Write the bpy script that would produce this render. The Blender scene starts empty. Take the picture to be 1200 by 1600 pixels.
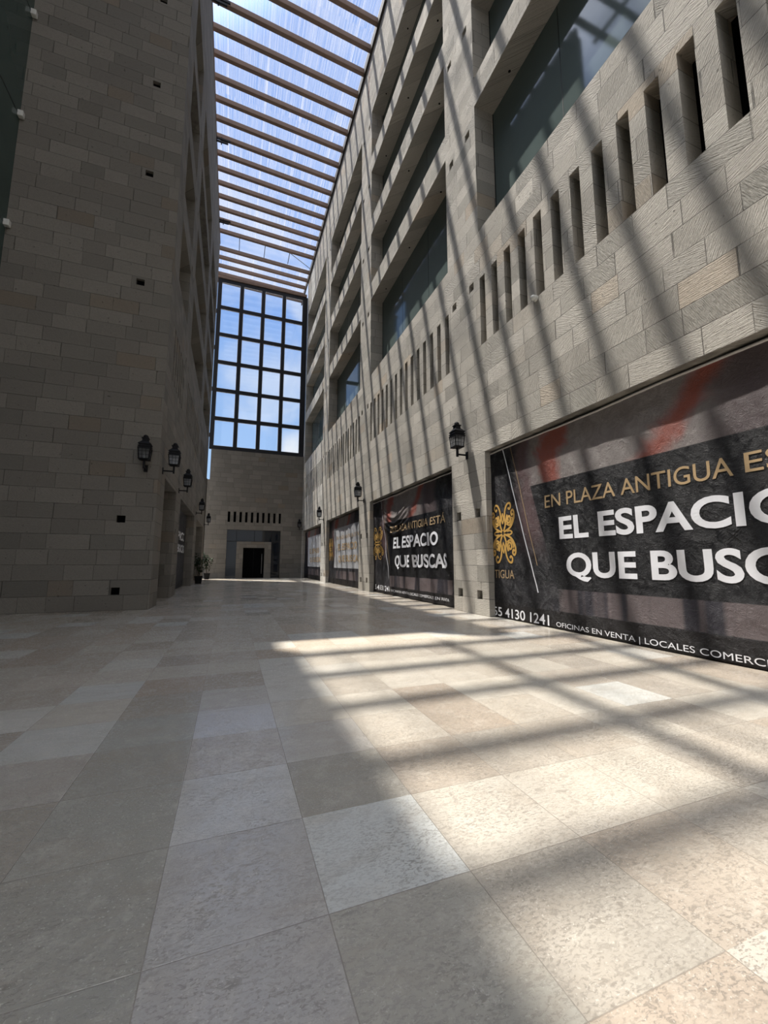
import bpy, bmesh, math, random
from mathutils import Vector, Matrix, noise
random.seed(7)
SC = bpy.context.scene
COL = SC.collection
PI = math.pi

# ------------------------------------------------------------------ camera, sky, sun, exposure
cam_d = bpy.data.cameras.new('camera'); cam = bpy.data.objects.new('camera', cam_d); COL.objects.link(cam)
SC.camera = cam
cam_d.sensor_fit = 'VERTICAL'; cam_d.sensor_height = 36.0; cam_d.sensor_width = 27.0
cam_d.lens = 36.0 * 632.64 / 1600.0
cam_d.clip_start = 0.05; cam_d.clip_end = 500
yaw, pitch, roll = 0.35901, 0.12525, 0.00112
fw = Vector((math.sin(yaw)*math.cos(pitch), math.cos(yaw)*math.cos(pitch), math.sin(pitch)))
rt = Vector((math.cos(yaw), -math.sin(yaw), 0)); up = rt.cross(fw)
rt2 = rt*math.cos(roll) + up*math.sin(roll); up2 = up*math.cos(roll) - rt*math.sin(roll)
M = Matrix.Identity(4)
for i in range(3):
    M[i][0] = rt2[i]; M[i][1] = up2[i]; M[i][2] = -fw[i]
M[2][3] = 1.3
cam.matrix_world = M

SUN_DIR = Vector((0.247, -0.240, -1.0))
sun_d = bpy.data.lights.new('sun', 'SUN'); sun_d.energy = 10.4; sun_d.angle = math.radians(0.6); sun_d.color = (1.0, 0.93, 0.83)
sun = bpy.data.objects.new('sun', sun_d); COL.objects.link(sun)
sun.rotation_euler = SUN_DIR.to_track_quat('-Z', 'Y').to_euler(); sun.location = (-10, 20, 45)

SC.view_settings.view_transform = 'Standard'; SC.view_settings.look = 'None'
SC.view_settings.gamma = 1.0; SC.view_settings.use_curve_mapping = False
SC.view_settings.exposure = 0.0


class G:
    """small helper for node graphs"""
    def __init__(s, tree):
        s.t = tree; s.n = tree.nodes; s.l = tree.links
    def put(s, sock, v):
        if isinstance(v, bpy.types.NodeSocket): s.l.new(v, sock)
        elif v is not None:
            if isinstance(v, (tuple, list)) and len(v) == 3 and sock.type == 'RGBA': v = (*v, 1)
            sock.default_value = v
    def m(s, op, a, b=None, c=None, clamp=False):
        n = s.n.new('ShaderNodeMath'); n.operation = op; n.use_clamp = clamp
        for k, v in enumerate((a, b, c)):
            if v is not None: s.put(n.inputs[k], v)
        return n.outputs[0]
    def add(s, a, b): return s.m('ADD', a, b)
    def sub(s, a, b): return s.m('SUBTRACT', a, b)
    def mul(s, a, b): return s.m('MULTIPLY', a, b)
    def smooth(s, x, a, b, lo=0.0, hi=1.0):
        n = s.n.new('ShaderNodeMapRange'); n.interpolation_type = 'SMOOTHSTEP'
        s.put(n.inputs[0], x)
        for k, v in zip((1, 2, 3, 4), (a, b, lo, hi)): s.put(n.inputs[k], v)
        return n.outputs[0]
    def lin(s, x, a, b, lo=0.0, hi=1.0):
        n = s.n.new('ShaderNodeMapRange'); s.put(n.inputs[0], x)
        for k, v in zip((1, 2, 3, 4), (a, b, lo, hi)): s.put(n.inputs[k], v)
        return n.outputs[0]
    def band(s, x, a, b, w=0.02):
        return s.mul(s.smooth(x, a-w, a+w), s.smooth(x, b-w, b+w, 1.0, 0.0))
    def mix(s, f, a, b, mode='MIX'):
        n = s.n.new('ShaderNodeMix'); n.data_type = 'RGBA'; n.blend_type = mode
        s.put(n.inputs[0], f); s.put(n.inputs[6], a); s.put(n.inputs[7], b)
        return n.outputs[2]
    def xyz(s, x, y, z=0.0):
        n = s.n.new('ShaderNodeCombineXYZ')
        for k, v in enumerate((x, y, z)): s.put(n.inputs[k], v)
        return n.outputs[0]
    def sep(s, v):
        n = s.n.new('ShaderNodeSeparateXYZ'); s.l.new(v, n.inputs[0]); return n.outputs
    def noise(s, vec, scale, detail=3, rough=0.5, dist=0.0, color=False):
        n = s.n.new('ShaderNodeTexNoise'); s.l.new(vec, n.inputs['Vector'])
        s.put(n.inputs['Scale'], scale); s.put(n.inputs['Detail'], detail)
        s.put(n.inputs['Roughness'], rough); s.put(n.inputs['Distortion'], dist)
        return n.outputs[1 if color else 0]
    def white(s, vec, color=False):
        n = s.n.new('ShaderNodeTexWhiteNoise'); n.noise_dimensions = '3D'; s.l.new(vec, n.inputs[0])
        return n.outputs[1 if color else 0]
    def ramp(s, f, stops):
        n = s.n.new('ShaderNodeValToRGB'); s.put(n.inputs[0], f)
        e = n.color_ramp.elements
        while len(e) < len(stops): e.new(0.5)
        for k, (p, c) in enumerate(stops):
            e[k].position = p; e[k].color = (*c, 1)
        return n.outputs[0]
    def bump(s, h, strength, dist=0.02):
        n = s.n.new('ShaderNodeBump'); s.put(n.inputs['Height'], h)
        n.inputs['Strength'].default_value = strength; n.inputs['Distance'].default_value = dist
        return n.outputs[0]


world = bpy.data.worlds.new('sky'); SC.world = world; world.use_nodes = True
g = G(world.node_tree)
for n in list(g.n): g.n.remove(n)
tc = g.n.new('ShaderNodeTexCoord')
d = tc.outputs['Generated']; dx, dy, dz = g.sep(d)
blue = g.ramp(dz, [(0.0, (0.62, 0.76, 0.92)), (0.2, (0.40, 0.62, 0.93)), (0.6, (0.28, 0.47, 0.90)), (1.0, (0.22, 0.40, 0.85))])
cl = g.noise(d, 3.1, 6, 0.55, 0.3)
cloud = g.smooth(cl, 0.50, 0.66)
# a bank of bright cloud low in the sky towards the right of the far window; white sky behind the viewer is added fill light
lowr = g.mul(g.smooth(g.add(dz, g.mul(g.sub(cl, 0.5), 0.25)), 0.26, 0.34, 1.0, 0.0), g.smooth(dx, 0.085, 0.115))
back = g.smooth(dy, 0.15, -0.35)
fac = g.m('MAXIMUM', g.m('MAXIMUM', g.mul(cloud, 0.55), lowr), g.mul(back, 0.8))
colr = g.mix(fac, blue, (0.98, 0.99, 1.0))
ground = g.smooth(dz, -0.03, 0.0)
colr = g.mix(ground, (0.35, 0.33, 0.30), colr)
# strong sky glow round the high sun, added to brighten the shaded floor
sunv = g.add(g.add(g.mul(dx, -0.234), g.mul(dy, 0.227)), g.mul(dz, 0.946))
halo = g.smooth(sunv, 0.90, 0.99)
colr = g.mix(g.mul(halo, 0.9), colr, (1.0, 0.98, 0.95))
stren = g.add(1.0, g.mul(halo, 10.0))
bg = g.n.new('ShaderNodeBackground'); g.put(bg.inputs[0], colr); g.put(bg.inputs[1], stren)
wo = g.n.new('ShaderNodeOutputWorld'); g.l.new(bg.outputs[0], wo.inputs[0])

# ------------------------------------------------------------------ materials
def new_mat(name):
    m = bpy.data.materials.new(name); m.use_nodes = True
    gg = G(m.node_tree); b = gg.n['Principled BSDF']
    return m, gg, b

def plain(name, color, rough=0.6, metal=0.0, var=0.12, scale=20.0, bump=0.0, spec=0.4):
    m, q, b = new_mat(name)
    tcn = q.n.new('ShaderNodeTexCoord'); nz = q.noise(tcn.outputs['Object'], scale, 4, 0.6)
    lo = tuple(c*(1-var) for c in color); hi = tuple(min(1, c*(1+var)) for c in color)
    q.put(b.inputs['Base Color'], q.mix(nz, lo, hi))
    b.inputs['Roughness'].default_value = rough; b.inputs['Metallic'].default_value = metal
    b.inputs['Specular IOR Level'].default_value = spec
    if bump: q.put(b.inputs['Normal'], q.bump(nz, bump, 0.01))
    return m

def stone_mat(name, dark, light, joint=1.0, chisel=0.55, course=0.413):
    m, q, b = new_mat(name)
    geo = q.n.new('ShaderNodeNewGeometry'); px, py, pz = q.sep(geo.outputs['Position'])
    u = q.add(px, py)
    row = q.m('FLOOR', q.m('DIVIDE', pz, course))
    rr = q.white(q.xyz(row, 3.7, 1.1))
    uu = q.add(q.m('DIVIDE', u, 0.78), q.mul(rr, 7.0))
    uu = q.add(uu, q.mul(q.m('SINE', q.add(q.mul(uu, 2.1), q.mul(row, 5.0))), 0.22))
    cell = q.m('FLOOR', uu)
    fz = q.m('FRACT', q.m('DIVIDE', pz, course)); fu = q.m('FRACT', uu)
    ez = q.mul(q.m('MINIMUM', fz, q.sub(1.0, fz)), course)
    eu = q.mul(q.m('MINIMUM', fu, q.sub(1.0, fu)), 0.78)
    edge = q.m('MINIMUM', ez, eu)
    pos = geo.outputs['Position']
    wob = q.mul(q.noise(pos, 9.0, 2), 0.006)
    jm = q.smooth(edge, q.add(0.001, wob), q.add(0.006, wob), 1.0, 0.0)
    jm = q.mul(jm, q.smooth(q.noise(pos, 2.3, 2), 0.35, 0.6, 0.45, 1.0))
    idv = q.xyz(cell, row, 0.5)
    r1 = q.white(idv); rc = q.white(q.xyz(cell, row, 8.3)); rd = q.white(q.xyz(cell, row, 17.3))
    base = q.mix(q.smooth(r1, 0.0, 1.0), dark, light)
    base = q.mix(q.mul(q.smooth(rc, 0.93, 0.96), 0.45), base, (light[0]*0.86, light[1]*0.68, light[2]*0.50))
    base = q.mix(q.mul(q.smooth(rd, 0.82, 0.9), 0.35), base, (dark[0]*0.62, dark[1]*0.66, dark[2]*0.66))
    big = q.noise(pos, 0.55, 4, 0.6)
    base = q.mix(q.smooth(big, 0.3, 0.75, 0.0, 0.4), base, dark)
    fine = q.noise(pos, 28.0, 5, 0.7)
    base = q.mix(q.smooth(fine, 0.35, 0.7, 0.0, 0.25), base, (dark[0]*0.65, dark[1]*0.65, dark[2]*0.65))
    pits = q.smooth(q.noise(pos, 11.0, 2, 0.5), 0.70, 0.76)
    base = q.mix(q.mul(pits, 0.55), base, (dark[0]*0.4, dark[1]*0.4, dark[2]*0.4))
    base = q.mix(q.mul(jm, 0.72*joint), base, (0.085, 0.078, 0.068))
    if name.startswith('quarry'):
        # rust red paint run on the parapet
        cy_ = q.add(18.2, q.mul(q.sub(28.4, pz), 0.10))
        run = q.mul(q.smooth(q.m('ABSOLUTE', q.add(q.sub(py, cy_), q.mul(q.sub(q.noise(pos, 3.0, 2), 0.5), 0.3))), 0.03, 0.14, 0.8, 0.0), q.band(pz, 26.6, 28.5, 0.3))
        base = q.mix(run, base, (0.16, 0.035, 0.03))
    q.put(b.inputs['Base Color'], base)
    b.inputs['Roughness'].default_value = 0.85
    b.inputs['Specular IOR Level'].default_value = 0.25
    # chisel strokes: each block is dressed in its own direction
    ang = q.add(q.mul(q.sub(q.white(q.xyz(cell, row, 31.0)), 0.5), 2.6), 0.0)
    ca, sa = q.m('COSINE', ang), q.m('SINE', ang)
    s1 = q.add(q.mul(u, ca), q.mul(pz, sa)); s2 = q.sub(q.mul(pz, ca), q.mul(u, sa))
    st = q.noise(q.xyz(q.mul(s1, 3.5), q.mul(s2, 34.0), r1), 1.9, 3, 0.6, 0.12)
    h = q.add(q.mul(q.smooth(st, 0.25, 0.75), chisel), q.mul(fine, 0.3))
    h = q.sub(h, q.mul(jm, 0.9)); h = q.sub(h, q.mul(pits, 0.5))
    q.put(b.inputs['Normal'], q.bump(h, 0.8, 0.03))
    return m

WT, GY, BR, GN, RD = (0.62, 0.635, 0.61), (0.49, 0.475, 0.455), (0.37, 0.31, 0.25), (0.335, 0.325, 0.285), (0.42, 0.35, 0.30)
TILES = [(1, 10, 0.85, WT), (6, 12, 0.7, WT), (-2, 13, 0.6, WT), (0, 9, 0.6, GY), (0, 10, 0.7, GY), (0, 11, 0.6, GY), (0, 12, 0.5, GY), (0, 13, 0.8, (0.56, 0.56, 0.58)), (0, 14, 0.6, GY), (1, 12, 0.5, GY),
         (-1, 8, 0.6, RD), (-1, 9, 0.85, GN), (-1, 10, 0.85, GN), (-1, 11, 0.85, GN), (-1, 12, 0.85, GN), (-1, 13, 0.8, GN), (-1, 14, 0.6, GN), (-2, 10, 0.7, GN), (-2, 11, 0.6, GN), (-2, 12, 0.3, GY), (1, 9, 0.6, GN), (1, 11, 0.6, GN),
         (3, 9, 0.7, BR), (2, 11, 0.55, BR), (3, 12, 0.5, BR), (4, 11, 0.5, BR), (5, 10, 0.5, BR), (3, 10, 0.8, (0.52, 0.475, 0.405)), (2, 9, 0.3, GN), (2, 10, 0.85, (0.50, 0.455, 0.385)), (3, 8, 0.6, (0.5, 0.46, 0.40)), (4, 10, 0.6, (0.5, 0.455, 0.385))]
def floor_mat():
    m, q, b = new_mat('travertine_tiles')
    geo = q.n.new('ShaderNodeNewGeometry'); pos = geo.outputs['Position']; px, py, pz = q.sep(pos)
    T = 0.612
    fx = q.m('DIVIDE', q.add(px, 0.21), T); fy = q.m('DIVIDE', q.sub(py, 1.65-10*T), T)
    cx = q.m('FLOOR', fx)
    # some courses use double length slabs
    cy0 = q.m('FLOOR', fy)
    half = q.m('FLOOR', q.mul(fy, 0.5))
    dbl = q.smooth(q.white(q.xyz(cx, half, 2.2)), 0.74, 0.741)
    cy = q.add(q.mul(cy0, q.sub(1.0, dbl)), q.mul(q.add(q.mul(half, 2.0), 100.0), dbl))
    frx = q.m('FRACT', fx); fry = q.m('FRACT', fy)
    ex = q.mul(q.m('MINIMUM', frx, q.sub(1.0, frx)), T)
    ey1 = q.mul(q.m('MINIMUM', fry, q.sub(1.0, fry)), T)
    fr2 = q.m('FRACT', q.mul(fy, 0.5)); ey2 = q.mul(q.m('MINIMUM', fr2, q.sub(1.0, fr2)), 2*T)
    ey = q.add(q.mul(ey1, q.sub(1.0, dbl)), q.mul(ey2, dbl))
    ed = q.m('MINIMUM', ex, ey)
    jm = q.smooth(ed, 0.0010, 0.0032, 1.0, 0.0)
    r = q.white(q.xyz(cx, cy, 0.3)); r2 = q.white(q.xyz(cx, cy, 5.3)); r3 = q.white(q.xyz(cx, cy, 9.1))
    base = q.ramp(r, [(0.0, (0.36, 0.322, 0.275)), (0.25, (0.43, 0.385, 0.325)), (0.6, (0.50, 0.455, 0.385)), (0.86, (0.54, 0.50, 0.43)), (1.0, (0.59, 0.57, 0.52))])
    base = q.mix(q.smooth(r2, 0.93, 0.931, 0.0, 0.8), base, (0.58, 0.59, 0.57))
    base = q.mix(q.smooth(r3, 0.82, 0.821, 0.0, 0.45), base, (0.42, 0.33, 0.25))
    # slabs that stand out near the viewer: white, grey, brown and greenish ones where they are laid
    for (ci, cj, w, c) in TILES:
        same = q.mul(q.m('COMPARE', cx, float(ci), 0.1), q.m('COMPARE', cy0, float(cj), 0.1))
        base = q.mix(q.mul(same, w), base, c)
    off = q.xyz(q.add(px, q.mul(r, 9.0)), q.add(py, q.mul(r2, 11.0)), r)
    ox, oy, oz = q.sep(off)
    vein = q.noise(q.xyz(q.mul(ox, 1.0), q.mul(oy, 2.6), oz), 2.2, 6, 0.65, 0.6)
    base = q.mix(q.smooth(vein, 0.42, 0.70, 0.0, 0.32), base, (0.37, 0.315, 0.25))
    mott = q.noise(off, 7.0, 6, 0.75, 0.2)
    base = q.mix(q.smooth(mott, 0.48, 0.70, 0.0, 0.28), base, (0.66, 0.62, 0.54))
    gr = q.noise(off, 85.0, 4, 0.7)
    pat = q.smooth(q.noise(off, 3.4, 4, 0.65), 0.36, 0.60, 0.55, 1.0)
    pat = q.mul(pat, q.smooth(r3, 0.0, 1.0, 0.75, 1.0))
    pit = q.mul(q.smooth(q.noise(q.xyz(q.mul(ox, 0.65), q.mul(oy, 1.3), oz), 70.0, 4, 0.7, 0.5), 0.51, 0.60), pat)
    pit2 = q.mul(q.smooth(q.noise(q.xyz(q.mul(ox, 0.7), q.mul(oy, 1.2), q.add(oz, 4.0)), 26.0, 5, 0.7, 0.6), 0.57, 0.64), pat)
    pit = q.m('MAXIMUM', pit, pit2)
    base = q.mix(q.mul(pit, 0.72), base, (0.17, 0.148, 0.122))
    spk = q.mul(q.smooth(gr, 0.58, 0.68), pat)
    base = q.mix(q.mul(spk, 0.45), base, (0.78, 0.74, 0.66))
    base = q.mix(q.mul(jm, 0.6), base, (0.22, 0.19, 0.16))
    q.put(b.inputs['Base Color'], base)
    q.put(b.inputs['Roughness'], q.add(q.lin(mott, 0.3, 0.7, 0.08, 0.19), q.mul(pit, 0.35)))
    b.inputs['Specular IOR Level'].default_value = 0.55
    h = q.sub(q.mul(gr, 0.10), q.add(q.mul(pit, 0.5), q.mul(jm, 1.0)))
    h = q.add(h, q.mul(q.noise(pos, 1.6, 2), 0.2))
    q.put(b.inputs['Normal'], q.bump(h, 0.22, 0.012))
    return m

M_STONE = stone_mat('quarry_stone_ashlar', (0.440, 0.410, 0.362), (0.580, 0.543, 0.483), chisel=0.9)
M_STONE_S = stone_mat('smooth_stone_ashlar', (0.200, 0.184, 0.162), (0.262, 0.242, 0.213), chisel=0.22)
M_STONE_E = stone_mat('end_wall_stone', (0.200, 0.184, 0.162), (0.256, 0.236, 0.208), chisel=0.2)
M_FLOOR = floor_mat()
M_VOID = plain('unlit_interior', (0.004, 0.004, 0.0045), 0.95, spec=0.02)
M_BLACK = plain('black_painted_steel', (0.008, 0.008, 0.010), 0.55, 0.0, spec=0.2)
M_FRAME = plain('black_window_steel', (0.012, 0.013, 0.018), 0.5, 0.2)
M_BEAM = plain('weathered_brown_beam', (0.24, 0.165, 0.13), 0.7, 0.0, 0.18, 3.0)
M_GUTTER = plain('dark_roof_channel', (0.075, 0.066, 0.060), 0.7, 0.2)
M_WHITE = plain('white_plastic', (0.65, 0.65, 0.62), 0.5)
M_TRIMW = plain('white_banner_hem', (0.50, 0.47, 0.46), 0.6)
M_TEXTW = plain('white_print', (0.84, 0.85, 0.90), 0.55, 0, 0.05)
M_TEXTT = plain('tan_print', (0.47, 0.335, 0.19), 0.55, 0, 0.10)
M_GOLD = plain('gold_print', (0.66, 0.40, 0.115), 0.5, 0, 0.15)
M_MARK = plain('black_marker_ink', (0.004, 0.004, 0.004), 0.5)
M_LEAF = plain('dark_green_leaf', (0.018, 0.036, 0.015), 0.6, 0, 0.35, 6.0, spec=0.15)
M_STEM = plain('brown_plant_stem', (0.05, 0.035, 0.02), 0.8)
M_POT = plain('black_plant_pot', (0.008, 0.008, 0.009), 0.6, spec=0.15)
M_SOIL = plain('potting_soil', (0.03, 0.02, 0.013), 0.95)
M_STEEL = plain('brushed_steel', (0.45, 0.45, 0.46), 0.3, 0.9)

def glass_panel_mat(name, col, rough, spec=0.3):
    m, q, b = new_mat(name)
    geo = q.n.new('ShaderNodeNewGeometry'); n = q.noise(geo.outputs['Position'], 0.8, 4, 0.6)
    q.put(b.inputs['Base Color'], q.mix(n, tuple(c*0.85 for c in col), tuple(c*1.15 for c in col)))
    b.inputs['Roughness'].default_value = rough; b.inputs['IOR'].default_value = 1.52
    b.inputs['Specular IOR Level'].default_value = spec
    return m
M_WGLASS = glass_panel_mat('dusty_green_glass', (0.125, 0.160, 0.155), 0.05, 0.16)
M_SIDEG = glass_panel_mat('green_curtain_glass', (0.050, 0.078, 0.072), 0.06)
M_DARKG = glass_panel_mat('dark_shopfront_glass', (0.010, 0.014, 0.022), 0.02)

def clear_glass(name, tint=(0.93, 0.96, 1.0), diff=0.015):
    m, q, b = new_mat(name)
    q.n.remove(b); out = q.n['Material Output']
    tr = q.n.new('ShaderNodeBsdfTransparent'); q.put(tr.inputs[0], tint)
    gl = q.n.new('ShaderNodeBsdfGlossy'); gl.inputs['Roughness'].default_value = 0.02
    lw = q.n.new('ShaderNodeLayerWeight'); lw.inputs[0].default_value = 0.5
    frs = q.add(q.mul(q.m('POWER', lw.outputs['Facing'], 4.0), 0.5), 0.03)
    tl = q.n.new('ShaderNodeBsdfTranslucent'); q.put(tl.inputs[0], (0.9, 0.93, 0.97))
    m1 = q.n.new('ShaderNodeMixShader'); m1.inputs[0].default_value = diff
    q.l.new(tr.outputs[0], m1.inputs[1]); q.l.new(tl.outputs[0], m1.inputs[2])
    m2 = q.n.new('ShaderNodeMixShader'); q.l.new(frs, m2.inputs[0])
    q.l.new(m1.outputs[0], m2.inputs[1]); q.l.new(gl.outputs[0], m2.inputs[2])
    q.l.new(m2.outputs[0], out.inputs[0])
    return m
M_CLEAR = clear_glass('clear_window_glass')
M_LAMPG = clear_glass('lantern_glass', (0.74, 0.76, 0.80), 0.40)

def roof_sheet_mat():
    m, q, b = new_mat('ribbed_translucent_roof_sheet')
    q.n.remove(b); out = q.n['Material Output']
    geo = q.n.new('ShaderNodeNewGeometry'); px, py, pz = q.sep(geo.outputs['Position'])
    panel = q.m('FLOOR', q.m('DIVIDE', q.add(py, 0.2), 5.8)); r = q.white(q.xyz(panel, q.m('FLOOR', q.m('DIVIDE', px, 2.15)), 1.0))
    fine = q.noise(q.xyz(q.mul(px, 42.0), q.add(q.mul(py, 0.25), q.mul(r, 20.0)), 0.0), 1.0, 3, 0.75)
    mid = q.noise(q.xyz(q.mul(px, 7.0), q.add(q.mul(py, 0.4), q.mul(r, 5.0)), 3.0), 1.0, 3, 0.6)
    rib = q.smooth(fine, 0.42, 0.60, 0.06, 0.50)
    midc = q.smooth(mid, 0.40, 0.70, 0.0, 0.10)
    fxs = q.m('FRACT', q.m('DIVIDE', q.add(px, 0.35), 2.15))
    seam = q.smooth(q.m('ABSOLUTE', q.sub(fxs, 0.5)), 0.02, 0.04, 0.22, 0.0)
    cov = q.add(q.add(rib, midc), seam); cov = q.m('MINIMUM', q.add(cov, 0.03), 0.85)
    tr = q.n.new('ShaderNodeBsdfTransparent'); q.put(tr.inputs[0], (0.95, 0.97, 1.0))
    tl = q.n.new('ShaderNodeBsdfTranslucent'); q.put(tl.inputs[0], (0.215, 0.225, 0.260))
    mx = q.n.new('ShaderNodeMixShader'); q.l.new(cov, mx.inputs[0])
    q.l.new(tr.outputs[0], mx.inputs[1]); q.l.new(tl.outputs[0], mx.inputs[2])
    q.l.new(mx.outputs[0], out.inputs[0])
    return m
M_SHEET = roof_sheet_mat()

def banner_mat(name, kind):
    """printed vinyl; object space: u runs along the banner from its far edge, v is height"""
    m, q, b = new_mat(name)
    tcn = q.n.new('ShaderNodeTexCoord'); ob = tcn.outputs['Object']; ox, oy, v = q.sep(ob)
    u = q.mul(oy, -1.0)
    pv = q.xyz(u, v, 0.0)
    big = q.noise(pv, 0.9, 4, 0.6, 0.6); mid = q.noise(pv, 3.5, 6, 0.75, 0.8)
    scr = q.noise(q.xyz(q.mul(u, 2.0), q.mul(v, 9.0), 2.0), 4.0, 6, 0.8, 1.5)
    base = q.mix(q.smooth(big, 0.35, 0.7), (0.020, 0.020, 0.024), (0.060, 0.060, 0.072))
    base = q.mix(q.smooth(mid, 0.45, 0.72, 0.0, 0.75), base, (0.20, 0.195, 0.21))
    # wall picture behind the panel
    nb = q.add(u, q.mul(q.sub(big, 0.5), 1.2))
    pink = q.mul(q.band(nb, 0.95, 1.75, 0.25), q.smooth(v, 1.2, 2.2))
    base = q.mix(q.mul(pink, 0.75), base, (0.27, 0.17, 0.175))
    topm = q.mul(q.smooth(v, 2.95, 3.0), q.band(nb, 1.55, 6.0, 0.25))
    topc = q.mix(q.smooth(mid, 0.35, 0.65), (0.44, 0.38, 0.37), (0.60, 0.55, 0.53))
    topc = q.mix(q.smooth(u, 4.6, 5.5, 0.0, 0.85), topc, (0.16, 0.11, 0.12))
    base = q.mix(q.mul(topm, 0.9), base, topc)
    red = q.band(q.add(nb, q.mul(q.sub(v, 3.0), 0.05)), 1.85, 2.35, 0.12)
    red = q.m('MAXIMUM', red, q.band(q.sub(nb, q.mul(q.sub(v, 3.0), 1.0)), 3.85, 4.35, 0.22))
    red = q.mul(red, q.smooth(v, 2.95, 3.0))
    base = q.mix(q.mul(red, 0.85), base, (0.56, 0.13, 0.085))
    strip = q.mul(q.band(v, 0.36, 0.82, 0.01), q.smooth(nb, 1.9, 2.3))
    bars = q.smooth(q.noise(q.xyz(u, 0.0, 4.0), 2.6, 2, 0.4), 0.48, 0.58)
    stc = q.mix(bars, (0.31, 0.25, 0.255), (0.07, 0.065, 0.085))
    base = q.mix(q.mul(strip, 0.9), base, stc)
    # slanted black panel that carries the words
    edge = q.add(1.41, q.mul(q.sub(3.0, v), 0.30))
    pm = q.mul(q.smooth(q.sub(u, edge), -0.01, 0.01), q.band(v, 0.79, 2.99, 0.01))
    if kind == 'white':
        pm = q.mul(q.band(u, 1.55, 7.4, 0.01), q.band(v, 1.0, 3.45, 0.01))
        pcol = q.mix(q.smooth(mid, 0.3, 0.8), (0.90, 0.91, 0.95), (0.80, 0.82, 0.87))
        scratch = 0.0
    else:
        pcol = q.mix(q.smooth(mid, 0.45, 0.8), (0.012, 0.012, 0.015), (0.050, 0.050, 0.056))
    base = q.mix(pm, base, pcol)
    foot = q.smooth(v, 0.34, 0.36, 1.0, 0.0)
    base = q.mix(foot, base, (0.030, 0.026, 0.027))
    worn = q.smooth(scr, 0.50, 0.74, 0.0, 0.42 if kind == 'dark' else 0.20)
    worn = q.mul(worn, q.smooth(q.noise(pv, 0.8, 3), 0.35, 0.6, 0.35, 1.0))
    base = q.mix(worn, base, (0.33, 0.33, 0.35))
    if kind == 'pale':
        base = q.mix(0.25, base, (0.40, 0.41, 0.45))
    q.put(b.inputs['Base Color'], base)
    q.put(b.inputs['Roughness'], q.lin(mid, 0.3, 0.7, 0.34, 0.5))
    b.inputs['Specular IOR Level'].default_value = 0.4
    cr = q.noise(pv, 7.0, 6, 0.7, 2.2)
    q.put(b.inputs['Normal'], q.bump(q.add(q.m('ABSOLUTE', q.sub(cr, 0.5)), q.mul(q.noise(pv, 2.2, 4, 0.6, 1.0), 0.8)), 0.8, 0.07))
    return m
M_BAN = banner_mat('printed_vinyl_dark', 'dark')
M_BANW = banner_mat('printed_vinyl_white', 'white')
M_BANP = banner_mat('printed_vinyl_pale', 'pale')

# ------------------------------------------------------------------ mesh helpers
def obj(name, bm, mat, parent=None, smooth=False):
    me = bpy.data.meshes.new(name); bm.to_mesh(me); bm.free()
    for m in (mat if isinstance(mat, (list, tuple)) else [mat]): me.materials.append(m)
    if smooth:
        for p in me.polygons: p.use_smooth = True
    o = bpy.data.objects.new(name, me); COL.objects.link(o)
    if parent: o.parent = parent
    return o
def thing(name, label, cat, loc=(0, 0, 0), rz=0.0, group=None):
    o = bpy.data.objects.new(name, None); COL.objects.link(o); o.empty_display_size = 0.2
    o.location = loc; o.rotation_euler = (0, 0, rz)
    return tag(o, label, cat, group)
def tag(o, label, cat, group=None):
    o['label'] = label; o['category'] = cat
    if group: o['group'] = group
    return o
def struct(o, label=None, cat=None):
    o['kind'] = 'structure'
    if label: o['label'] = label
    if cat: o['category'] = cat
    return o
def box(bm, x0, x1, y0, y1, z0, z1, mi=0, bev=0.0):
    vs = [bm.verts.new(p) for p in ((x0,y0,z0),(x1,y0,z0),(x1,y1,z0),(x0,y1,z0),(x0,y0,z1),(x1,y0,z1),(x1,y1,z1),(x0,y1,z1))]
    fs = [bm.faces.new([vs[i] for i in f]) for f in ((0,3,2,1),(4,5,6,7),(0,1,5,4),(1,2,6,5),(2,3,7,6),(3,0,4,7))]
    for f in fs: f.material_index = mi
    if bev:
        es = list({e for f in fs for e in f.edges})
        bmesh.ops.bevel(bm, geom=es, offset=bev, segments=2, affect='EDGES', profile=0.6)
def tube(bm, pts, r, seg=8):
    rings = []
    for i, p in enumerate(pts):
        p = Vector(p)
        t = (Vector(pts[min(i+1, len(pts)-1)]) - Vector(pts[max(i-1, 0)])).normalized()
        a = Vector((0, 0, 1)) if abs(t.z) < 0.9 else Vector((1, 0, 0))
        n1 = t.cross(a).normalized(); n2 = t.cross(n1)
        rr = r[i] if isinstance(r, (list, tuple)) else r
        rings.append([bm.verts.new(p + (n1*math.cos(2*PI*k/seg) + n2*math.sin(2*PI*k/seg))*rr) for k in range(seg)])
    for a, b2 in zip(rings, rings[1:]):
        for k in range(seg): bm.faces.new((a[k], a[(k+1) % seg], b2[(k+1) % seg], b2[k]))
    bm.faces.new(rings[0][::-1]); bm.faces.new(rings[-1])
def frust(bm, z0, z1, w0, w1, cx=0, cy=0):
    """square frustum"""
    a = [bm.verts.new((cx+sx*w0, cy+sy*w0, z0)) for sx, sy in ((-1,-1),(1,-1),(1,1),(-1,1))]
    b2 = [bm.verts.new((cx+sx*w1, cy+sy*w1, z1)) for sx, sy in ((-1,-1),(1,-1),(1,1),(-1,1))]
    bm.faces.new(a[::-1]); bm.faces.new(b2)
    for k in range(4): bm.faces.new((a[k], a[(k+1) % 4], b2[(k+1) % 4], b2[k]))

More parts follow.
